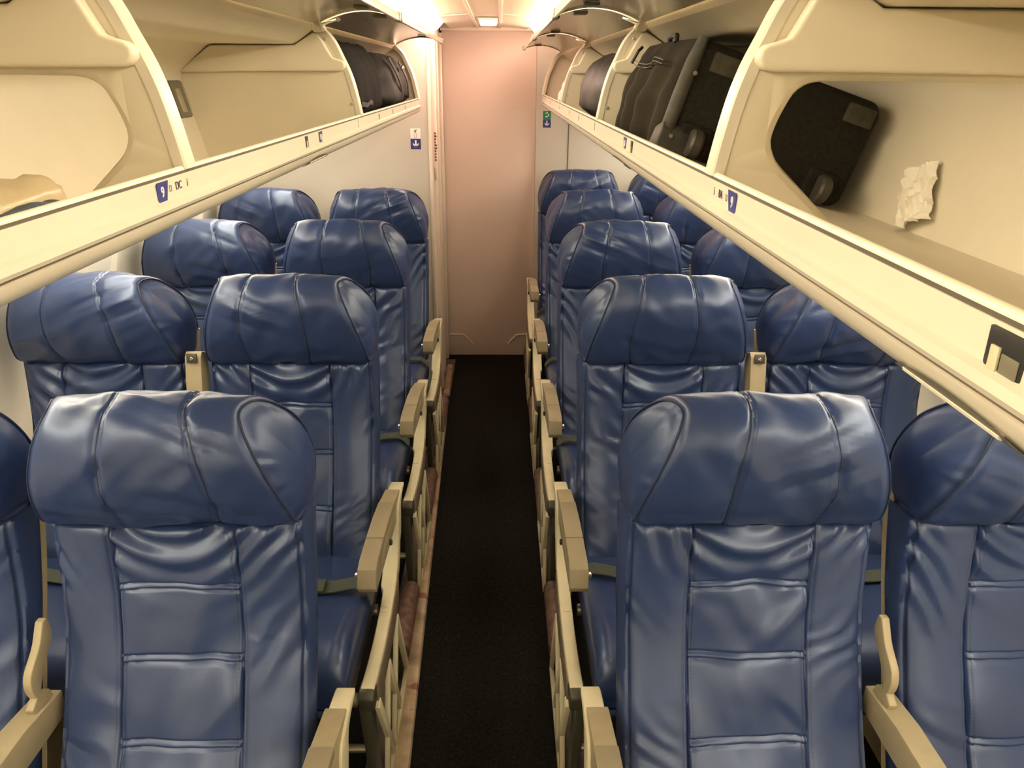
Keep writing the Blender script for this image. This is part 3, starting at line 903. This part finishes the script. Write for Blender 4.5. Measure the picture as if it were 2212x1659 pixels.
def inner_leg_rear():
    return MB().prism(Y([(0.90, 0.28), (0.98, 0.28), (1.03, 0.012), (0.95, 0.012)]), 0.42, 0.445, 'x').mesh('leg', 'dark_metal', bevel=0.004, smooth=40)
def bracket():
    pts = [tuple(p) for p in spline([(1.105, 0.735), (1.095, 0.700), (1.060, 0.668), (1.045, 0.630), (1.055, 0.590), (1.062, 0.545)], 22)]
    rings = []
    for i, (y, z) in enumerate(pts):
        wd = 0.006 + 0.020 * math.sin(math.pi * min(1, i / 13))if i < 14 else 0.026
        rings.append([(-0.007, y - SEAT_Y - wd, z), (0.007, y - SEAT_Y - wd, z), (0.007, y - SEAT_Y + wd, z), (-0.007, y - SEAT_Y + wd, z)])
    return MB().loft(rings).mesh('armrest_bracket', 'tan', bevel=0.002, smooth=50)
def belt_mesh(v):
    """webbing lying over the rear of the cushion; x measured from the seat centre, aisle side negative"""
    if v == 0:
        pts = [(-0.235, 0.815, 0.395), (-0.232, 0.808, 0.432), (-0.205, 0.800, 0.456), (-0.14, 0.792, 0.450), (-0.05, 0.778, 0.4545), (0.05, 0.765, 0.4555), (0.14, 0.772, 0.452), (0.2, 0.86, 0.44), (0.225, 0.93, 0.40)]
    elif v == 1:
        pts = [(-0.23, 0.90, 0.40), (-0.20, 0.885, 0.437), (-0.10, 0.845, 0.4435), (0.0, 0.835, 0.4455), (0.10, 0.86, 0.442), (0.2, 0.90, 0.433), (0.225, 0.94, 0.40)]
    else:
        pts = [(-0.23, 0.90, 0.40), (-0.195, 0.85, 0.444), (-0.12, 0.79, 0.452), (-0.03, 0.72, 0.463), (0.03, 0.70, 0.466)]
    sp = spline([(p[0], p[1] - SEAT_Y, p[2] + 0.003) for p in pts], 40)
    return MB().ribbon([tuple(p) for p in sp], (0, 0.023, 0)).mesh('seat_belt', 'belt', smooth=50)
def buckle_mesh(v):
    c = {0: (-0.10, 0.786, 0.457), 1: (-0.05, 0.839, 0.450), 2: (0.03, 0.70, 0.470)}[v]
    return MB().box(c[0] - .028, c[0] + .028, c[1] - SEAT_Y - .024, c[1] - SEAT_Y + .024, c[2], c[2] + .008).mesh('buckle', 'belt', bevel=0.003)

def lnk(name, me, parent, s, x=0.0, mir=True):
    """a part whose mesh is written for the right-hand seats (aisle at -x); mirrored with its own mesh for the left"""
    if s < 0:
        key = ('mir', me.name)
        if key not in MESH:
            m2 = me.copy()
            m2.transform(Matrix.Diagonal((-1, 1, 1, 1)))
            m2.flip_normals()
            m2.name = name
            MESH[key] = m2
        me = MESH[key]
    return link(name, me, parent, (s * x, 0, 0))

SHIFT = {0: -0.03, 1: 0.10, 2: -0.06, 3: 0.05}
def seat(s, k, kind, label, group, variant, belt=0):
    cx = SEAT_X if kind == 'aisle' else WIN_X
    t = thing('airplane_seat', label, 'airplane seat', (s * cx, SEAT_Y + PITCH_Y * k, 0), group)
    lnk('backrest', cached(('b', variant), lambda: backrest_mb(variant * 1.7 + .3).mesh('backrest', 'leather_back', smooth=75)), t, s)
    hm, pm = cached(('h', variant), lambda: headrest_meshes(variant * 2.3 + .7, SHIFT[variant]))
    h = lnk('headrest', hm, t, s)
    for p_ in pm:
        lnk(p_.name.split('.')[0], p_, h, s)
    lnk('cross_tube', cached('ct' + kind, lambda: MB().tube([(-0.225, -0.40, 0.285), (0.225, -0.40, 0.285)], 0.016, 12).mesh('cross_tube', 'metal', smooth=50)), t, s)
    lnk('cross_tube', cached('ct2' + kind, lambda: MB().tube([(-0.225, -0.08, 0.285), (0.225, -0.08, 0.285)], 0.016, 12).mesh('cross_tube', 'metal', smooth=50)), t, s)
    lnk('seat_cushion', cached(('c', variant % 2), lambda: cushion_mb(variant).mesh('seat_cushion', 'leather', smooth=60)), t, s)
    lnk('rear_shell', cached('rs' + kind, lambda: rear_shell_mb(0.217 if kind == 'window' else 0.196).mesh('rear_shell', 'tan', smooth=50)), t, s)
    b = lnk('seat_belt', cached(('belt', belt), lambda: belt_mesh(belt)), t, s)
    lnk('buckle', cached(('buckle', belt), lambda: buckle_mesh(belt)), b, s)
    if kind == 'aisle':
        ax = 0.213 - SEAT_X                               # aisle face of the armrest, from the seat centre
        a = lnk('armrest', cached('arm', arm_body), t, s, ax)
        lnk('arm_pad', cached('pad', arm_pad), a, s, 0)
        lnk('recline_button', cached('btn', lambda: MB().disc((0.0405, 0.664 - SEAT_Y, 0.577), (1, 0, 0), 0.0085, 0.008, 14).mesh('recline_button', 'chrome')), a, s, 0)
        lnk('hinge_pin', cached('pin', lambda: MB().disc((-0.0005, 0.86 - SEAT_Y, 0.535), (-1, 0, 0), 0.008, 0.006, 12).mesh('hinge_pin', 'black')), a, s, 0)
        f = lnk('side_frame', cached('side', side_rail_outer), t, s, 0.208 - SEAT_X)
        lnk('rail_tip', cached('tip', rail_tip), f, s, 0)
        lnk('rail_skirt', cached('skirt', rail_skirt), f, s, 0)
        lnk('cap', cached('cap', lambda: MB().disc((0.018, 0.80 - SEAT_Y, 0.3795), (0, -0.05, 1), 0.010, 0.002, 16).mesh('cap', 'cream_rail')), f, s, 0)
        for nm, fn in (('leg', leg_front), ('leg', leg_rear), ('leg_truss', truss), ('track_cover', roller), ('foot_bar', foot_bar), ('leg', inner_leg_front), ('leg', inner_leg_rear)):
            lnk(nm, cached(fn.__name__, fn), t, s, 0.212 - SEAT_X)
        # armrest between the two seats of the pair
        piv = (s * (0.735 - SEAT_X), 1.072 - SEAT_Y, 0.565)
        ca = link('centre_armrest', cached('ca', centre_arm), t, piv)
        if k == 0:
            lnk('armrest_bracket', cached('br', bracket), t, s, 0.729 - SEAT_X)
        else:
            ca.rotation_euler = (R(-101), 0, 0)
            ca.location = (piv[0], 1.055 - SEAT_Y, 0.555)
            link('end_clip', cached('clip', lambda: MB().box(-0.013, 0.013, -0.386, -0.362, -0.0150, -0.0085).mesh('end_clip', 'dark_metal', bevel=0.001)), ca)
            link('screw', cached('scr', lambda: MB().disc((0, -0.373, -0.0148), (0, 0, -1), 0.005, 0.003, 12).mesh('screw', 'chrome')), ca)
            link('screw', cached('scr2', lambda: MB().disc((0, -0.27, -0.0125), (0, 0, -1), 0.004, 0.003, 12).mesh('screw', 'chrome')), ca)
    return t

ORD = ['nearest', 'second', 'third', 'fourth', 'fifth and farthest']
GRP = {(-1, 'aisle'): 'aisle seats left of the aisle', (-1, 'window'): 'window seats on the left', (1, 'aisle'): 'aisle seats right of the aisle', (1, 'window'): 'window seats on the right'}
var = 0
for s, rows in ((-1, 4), (1, 5)):
    for k in range(rows):
        sd = 'left' if s < 0 else 'right'
        o = ORD[k] if not (s < 0 and k == 3) else 'fourth and last'
        seat(s, k, 'aisle', 'blue leather aisle seat, %s row on the %s of the aisle' % (o, sd), GRP[(s, 'aisle')], (k + (1 if s > 0 else 0)) % 4, (0, 0, 1, 1, 1)[k] if s < 0 else (1, 1, 2, 1, 1)[k])
        seat(s, k, 'window', 'blue leather window seat, %s row against the %s wall' % (o, sd), GRP[(s, 'window')], (k + 2 + (1 if s > 0 else 0)) % 4, 1)

# ------------------------------------------------------------------ luggage and other loose things in the bins
def soft_section(poly, s, y0, y1, ny, amp, sd, ends=0.35, n=48, freq=9.0):
    """cloth body: closed smooth outline (x,z) carried from y0 to y1, shrinking and rounding at the ends"""
    P = [tuple(p) for p in spline(list(poly) + [poly[0]], n + 1)][:-1]
    cx_ = sum(p[0] for p in P) / n
    cz_ = sum(p[1] for p in P) / n
    rings = []
    for j in range(ny):
        t = j / (ny - 1)
        e = min(t, 1 - t) * 2
        k = 1 - ends * (1 - min(1, e / 0.45)) ** 2.2
        y = y0 + (y1 - y0) * t
        ring = []
        for i, (x, z) in enumerate(P):
            d = amp * (nz(x * freq + sd, y * freq, z * freq) + 0.5 * nz(x * freq * 2.3, y * freq * 2.1 + sd, z * freq * 2))
            dx, dz = x - cx_, z - cz_
            l = math.hypot(dx, dz)
            ring.append((s * (cx_ + dx * k + dx / l * d), y, cz_ + dz * k + dz / l * d))
        rings.append(ring)
    return MB().loft(rings)

# carry-on suitcase lying in the second right bay, wheels towards the camera
TILT = R(18.0)
sw_, sh_, sl_ = 0.322, 0.172, 0.52
su = thing('suitcase', 'dark soft-sided suitcase with two wheels lying in the right bin', 'suitcase', (0.314, 1.305, 1.502), rot=(0, TILT, 0))
def rounded_rect(w_, h_, r_, n=6):
    pts = []
    for cx_, cz_, a0 in ((w_ - r_, h_ - r_, 0), (r_, h_ - r_, 90), (r_, r_, 180), (w_ - r_, r_, 270)):
        pts += [(cx_ + r_ * math.cos(R(a0 + 90 * i / n)), cz_ + r_ * math.sin(R(a0 + 90 * i / n))) for i in range(n + 1)]
    return pts
rings = []
for y, q in ((0.0, 0.014), (0.004, 0.005), (0.012, 0), (0.25, -0.004), (sl_ - 0.02, 0), (sl_, 0.02)):
    rings.append([(q + (x / sw_) * (sw_ - 2 * q), y, q + (z / sh_) * (sh_ - 2 * q)) for x, z in rounded_rect(sw_, sh_, 0.022)])
part('body', MB().loft(rings), 'case', su, smooth=50)
# soft front pocket bulging to the aisle, with deep vertical folds
rows = []
for i in range(44):
    u = i / 43                                          # along the length
    row = []
    for j in range(34):
        v = j / 33                                      # from floor to top
        bulge = (math.sin(math.pi * min(1, max(0, u * 0.98 + .01))) ** 0.35) * (math.sin(math.pi * (v * 0.94 + 0.03)) ** 0.45)
        fold = math.sin(2 * math.pi * (u * 4.1 + 0.32 * v - 0.25 * v * v)) * (0.35 + 0.65 * (1 - v)) * (1 if v < .8 else (1 - v) / .2)
        d = 0.034 * bulge + 0.0085 * 1.9 * fold * bulge + 0.009 * nz(u * 5, v * 5, 2.2) * bulge
        row.append((-d + 0.010, 0.036 + u * (sl_ - 0.07), -0.012 + v * (sh_ + 0.012) - 0.010 * math.sin(2 * math.pi * u * 4.1) * (1 - v)))
    rows.append(row)
pk = part('front_pocket', MB().grid(rows), 'pocket', su, smooth=70)
zp = MB()
for off in (0, 0.006):
    zp.tube([(-0.030 - 0.006 * math.sin(u * 9), 0.07 + u * 0.28, 0.128 - off + 0.004 * math.sin(u * 7)) for u in np.linspace(0, 1, 20)], 0.0009, 6)
part('zipper', zp, 'rubber', pk)
# scuffed corner bumper between pocket and base
bpm = MB()
rings = []
for z, o in ((-0.004, .004), (0.02, 0), (0.08, -0.001), (0.135, 0), (sh_ + .002, 0.006)):
    rings.append([(-0.004 + o, 0.022, z), (-0.008 + o, 0.008, z), (-0.003 + o, -0.005, z), (0.008, -0.008, z), (0.013, -0.003, z), (0.014, 0.012, z), (0.006, 0.026, z)])
bpm.loft(rings)
part('corner_bumper', bpm, 'bumper', su, smooth=60)
bl = MB()
bl.loft([[(x, y, z) for y, z in ((-0.008, -0.004), (-0.008, 0.030), (0.0, 0.042), (0.05, 0.030), (0.06, -0.004))] for x in (-0.008, 0.03, 0.05)])
part('corner_bumper', bl, 'bumper', su, bevel=0.004, smooth=60)
for x in (0.034, 0.266):
    part('rubber_patch', MB().box(x - 0.004, x + 0.044, -0.007, 0.004, sh_ - 0.042, sh_ - 0.012), 'patch', su, bevel=0.003)
for x in (0.046, 0.272):
    wh = part('wheel_housing', MB().box(x - 0.026, x + 0.030, -0.006, 0.03, 0.000, 0.052), 'case', su, bevel=0.008, seg=3)
    wl = MB().tube([(x - 0.008, -0.014, 0.022), (x - 0.004, -0.014, 0.022), (x + 0.008, -0.014, 0.022), (x + 0.012, -0.014, 0.022)], [0.019, 0.023, 0.023, 0.019], 24)
    part('wheel', wl, 'rubber', su, smooth=40)
    part('wheel_fork', MB().prism([(-0.004, 0.045), (0.01, 0.045), (-0.006, 0.018), (-0.018, 0.018)], x + 0.013, x + 0.018, 'x'), 'bumper', su, bevel=0.002)
part('top_handle', MB().tube([(-0.004, 0.16, sh_ - .004), (-0.006, 0.165, sh_ + 0.007), (-0.006, 0.20, sh_ + 0.008), (-0.004, 0.23, sh_ + 0.006), (0, 0.235, sh_ - .004)], 0.0045, 8), 'black', su)
part('zip_pull', MB().tube([(-0.020, 0.40, sh_ - .01), (-0.026, 0.395, sh_ - 0.02), (-0.030, 0.40, sh_ - 0.045)], 0.003, 8), 'black', su)
part('rivet', MB().disc((0.010, -0.0085, 0.120), (0, -1, 0), 0.0035, 0.003, 12), 'slot', su)
part('rivet', MB().disc((0.010, -0.0085, 0.022), (0, -1, 0), 0.0035, 0.003, 12), 'slot', su)

sec = [(0.300, 1.525), (0.308, 1.590), (0.340, 1.645), (0.385, 1.662), (0.52, 1.60), (0.64, 1.50), (0.62, 1.425), (0.45, 1.462), (0.33, 1.500)]
o = part('garment_bag', soft_section(sec, 1, 2.02, 2.70, 30, 0.010, 5.0, freq=6), 'coat', None, smooth=70)
tag(o, 'charcoal bag slumped in the right bin behind the suitcase', 'bag')
b = thing('backpack', 'black backpack standing in the far end of the left bin', 'backpack', (-0.42, 2.48, 1.46))
sec = [(0.312, 1.520), (0.316, 1.60), (0.344, 1.664), (0.374, 1.690), (0.412, 1.674), (0.53, 1.660), (0.62, 1.58), (0.61, 1.44), (0.45, 1.458), (0.335, 1.500)]
wpart(b, 'body', soft_section(sec, -1, 2.10, 2.72, 26, 0.006, 2.0, ends=0.2), 'bagblack', smooth=70)
wpart(b, 'strap', MB().ribbon([(-0.302, 2.16, 1.535), (-0.300, 2.24, 1.530), (-0.303, 2.32, 1.536), (-0.304, 2.36, 1.530)], (0, 0.004, 0.006)), 'black')
g = thing('duffel_bag', 'charcoal bag with hanging straps beside the backpack in the left bin', 'bag', (-0.42, 3.03, 1.46))
sec = [(0.300, 1.525), (0.303, 1.60), (0.325, 1.645), (0.375, 1.672), (0.50, 1.652), (0.60, 1.58), (0.60, 1.44), (0.45, 1.458), (0.335, 1.500)]
wpart(g, 'body', soft_section(sec, -1, 2.76, 3.32, 30, 0.016, 8.0, ends=0.4, freq=11), 'baggrey', smooth=70)
wpart(g, 'strap', MB().ribbon([tuple(p) for p in spline([(-0.318, 2.86, 1.66), (-0.293, 2.90, 1.60), (-0.289, 2.97, 1.55), (-0.296, 3.00, 1.52)], 14)], (0, 0.014, 0.003)), 'bumper')
wpart(g, 'strap', MB().ribbon([tuple(p) for p in spline([(-0.312, 3.08, 1.65), (-0.288, 3.12, 1.59), (-0.286, 3.14, 1.545), (-0.292, 3.20, 1.525)], 14)], (0, 0.014, 0.003)), 'black')
wpart(g, 'buckle', MB().box(-0.295, -0.285, 2.99, 3.03, 1.62, 1.635), 'chrome', bevel=0.003)

def crumple(name, label, cat, pts, material, sd, amp=0.008, n=22):
    """thin crumpled sheet: four corners, subdivided and creased"""
    a, b_, c, d = [Vector(p) for p in pts]
    nrm = (b_ - a).cross(d - a).normalized()
    front, back = [], []
    for i in range(n):
        u = i / (n - 1)
        rf, rb = [], []
        for j in range(n):
            v = j / (n - 1)
            p = (a * (1 - u) + b_ * u) * (1 - v) + (d * (1 - u) + c * u) * v
            h = amp * (abs(nz(u * 3 + sd, v * 3, sd)) * 2 - .4 + 0.6 * abs(nz(u * 7, v * 7 + sd, 1)))
            edge = (nz(u * 4, v * 4 + sd, 4)) * 0.006
            p = p + nrm * h + (b_ - a).normalized() * edge + (d - a).normalized() * edge * .7
            rf.append(p)
            rb.append(p - nrm * 0.0012)
        front.append(rf)
        back.append(rb)
    m_ = MB().grid(front).grid(back)
    for edge in (lambda L: L[0], lambda L: L[-1], lambda L: [r[0] for r in L], lambda L: [r[-1] for r in L]):
        m_.grid([edge(front), edge(back)])
    o = part(name, m_, material, None, smooth=25)
    tag(o, label, cat)
    return o
crumple('paper_napkin', 'crumpled white paper napkin leaning against the right bin wall', 'napkin',
        [(0.636, 1.145, 1.400), (0.653, 1.085, 1.428), (0.674, 1.128, 1.503), (0.669, 1.200, 1.481)], 'paper', 3.0, 0.014)
o = part('plastic_bag', soft_section([(0.545, 1.440), (0.55, 1.462), (0.58, 1.474), (0.635, 1.466), (0.645, 1.43), (0.62, 1.418), (0.57, 1.425)], -1, 0.93, 1.15, 22, 0.010, 6.0, ends=0.5, freq=24), 'plastic_bag', None, smooth=30)
tag(o, 'crumpled tan plastic bag at the back of the near left bin', 'plastic bag')
o = part('folded_cloth', soft_section([(0.485, 1.430), (0.487, 1.449), (0.51, 1.455), (0.545, 1.448), (0.55, 1.428), (0.52, 1.424)], -1, 0.90, 1.07, 20, 0.006, 1.0, ends=0.4, freq=26), 'denim', None, smooth=40)
tag(o, 'folded blue grey cloth low in the near left bin', 'cloth')
o = part('plastic_wrap', soft_section([(0.305, 1.515), (0.305, 1.55), (0.325, 1.585), (0.36, 1.59), (0.40, 1.55), (0.40, 1.465), (0.34, 1.49)], 1, 3.12, 3.42, 22, 0.018, 4.0, ends=0.6, freq=22), 'pinkplastic', None, smooth=25)
tag(o, 'pale crumpled wrapping at the farthest end of the right bin', 'wrapping')

# ------------------------------------------------------------------ small signs on the aft bulkheads
def flat_poly(mb, pts, z=0.0, t=0.0006):
    return mb.prism(pts, z, z + t, 'z')
def sign(name, label, x, z, y, wd, ht):
    """sign facing -y; children written in (x right, y up, z towards the camera)"""
    return thing(name, label, 'sign', (x, y, z), rot=(R(90), 0, 0))
def arrow(mb, cx_, cy_, h, t=0.0012):
    a = h * 0.11
    flat_poly(mb, [(cx_ - a, cy_ + h / 2), (cx_ - a, cy_ - h * .42), (cx_ + a, cy_ - h * .42), (cx_ + a, cy_ + h / 2)], 0.0006, t)
    for q in (-1, 1):
        flat_poly(mb, [(cx_, cy_ - h / 2), (cx_ + q * h * .40, cy_ - h * .08), (cx_ + q * h * .40, cy_ + h * .14), (cx_, cy_ - h * .25)], 0.0006, t)
    return mb
sg = sign('extinguisher_sign', 'white and navy fire extinguisher sign with down arrow, left bulkhead', -0.334, 1.328, Y_LEFT - 0.0006, 0, 0)
part('plate', flat_poly(MB(), [(-.0235, 0), (.0235, 0), (.0235, .0465), (-.0235, .0465)]), 'white', sg)
part('plate', flat_poly(MB(), [(-.0235, -.0465), (.0235, -.0465), (.0235, -.0005), (-.0235, -.0005)]), 'navy', sg)
part('arrow_symbol', arrow(MB(), 0, -.023, .033), 'white', sg)
ex = MB()
for a_, b_ in (((-.0045, .004), (-.0035, .028)), ((.0035, .004), (.0045, .028)), ((-.0045, .004), (.0045, .005)), ((-.0045, .027), (.0045, .028)), ((-.002, .028), (.002, .036)), ((-.006, .036), (.006, .0385))):
    flat_poly(ex, [a_, (b_[0], a_[1]), b_, (a_[0], b_[1])], .0006, .0006)
flat_poly(ex, [(-.002, .034), (-.0085, .030), (-.008, .0285), (-.001, .0325)], .0006, .0006)
flat_poly(ex, [(.002, .034), (.006, .041), (.005, .042), (.001, .036)], .0006, .0006)
part('extinguisher_symbol', ex, 'ink', sg)
s2 = sign('equipment_sign', 'small green and navy sign with down arrow, right bulkhead', 0.3155, 1.381, 4.4994, 0, 0)
part('plate', flat_poly(MB(), [(-.0215, 0), (.0215, 0), (.0215, .0435), (-.0215, .0435)]), 'green', s2)
part('plate', flat_poly(MB(), [(-.0215, -.0425), (.0215, -.0425), (.0215, -.0005), (-.0215, -.0005)]), 'navy', s2)
part('arrow_symbol', arrow(MB(), 0, -.021, .031), 'white', s2)
cs = MB()
for a_, b_ in (((-.009, .032), (.011, .0375)), ((.0055, .012), (.011, .0375)), ((-.009, .012), (.011, .0175)), ((-.009, .027), (-.0045, .0375))):
    flat_poly(cs, [a_, (b_[0], a_[1]), b_, (a_[0], b_[1])], .0006, .0006)
part('white_symbol', cs, 'white', s2)
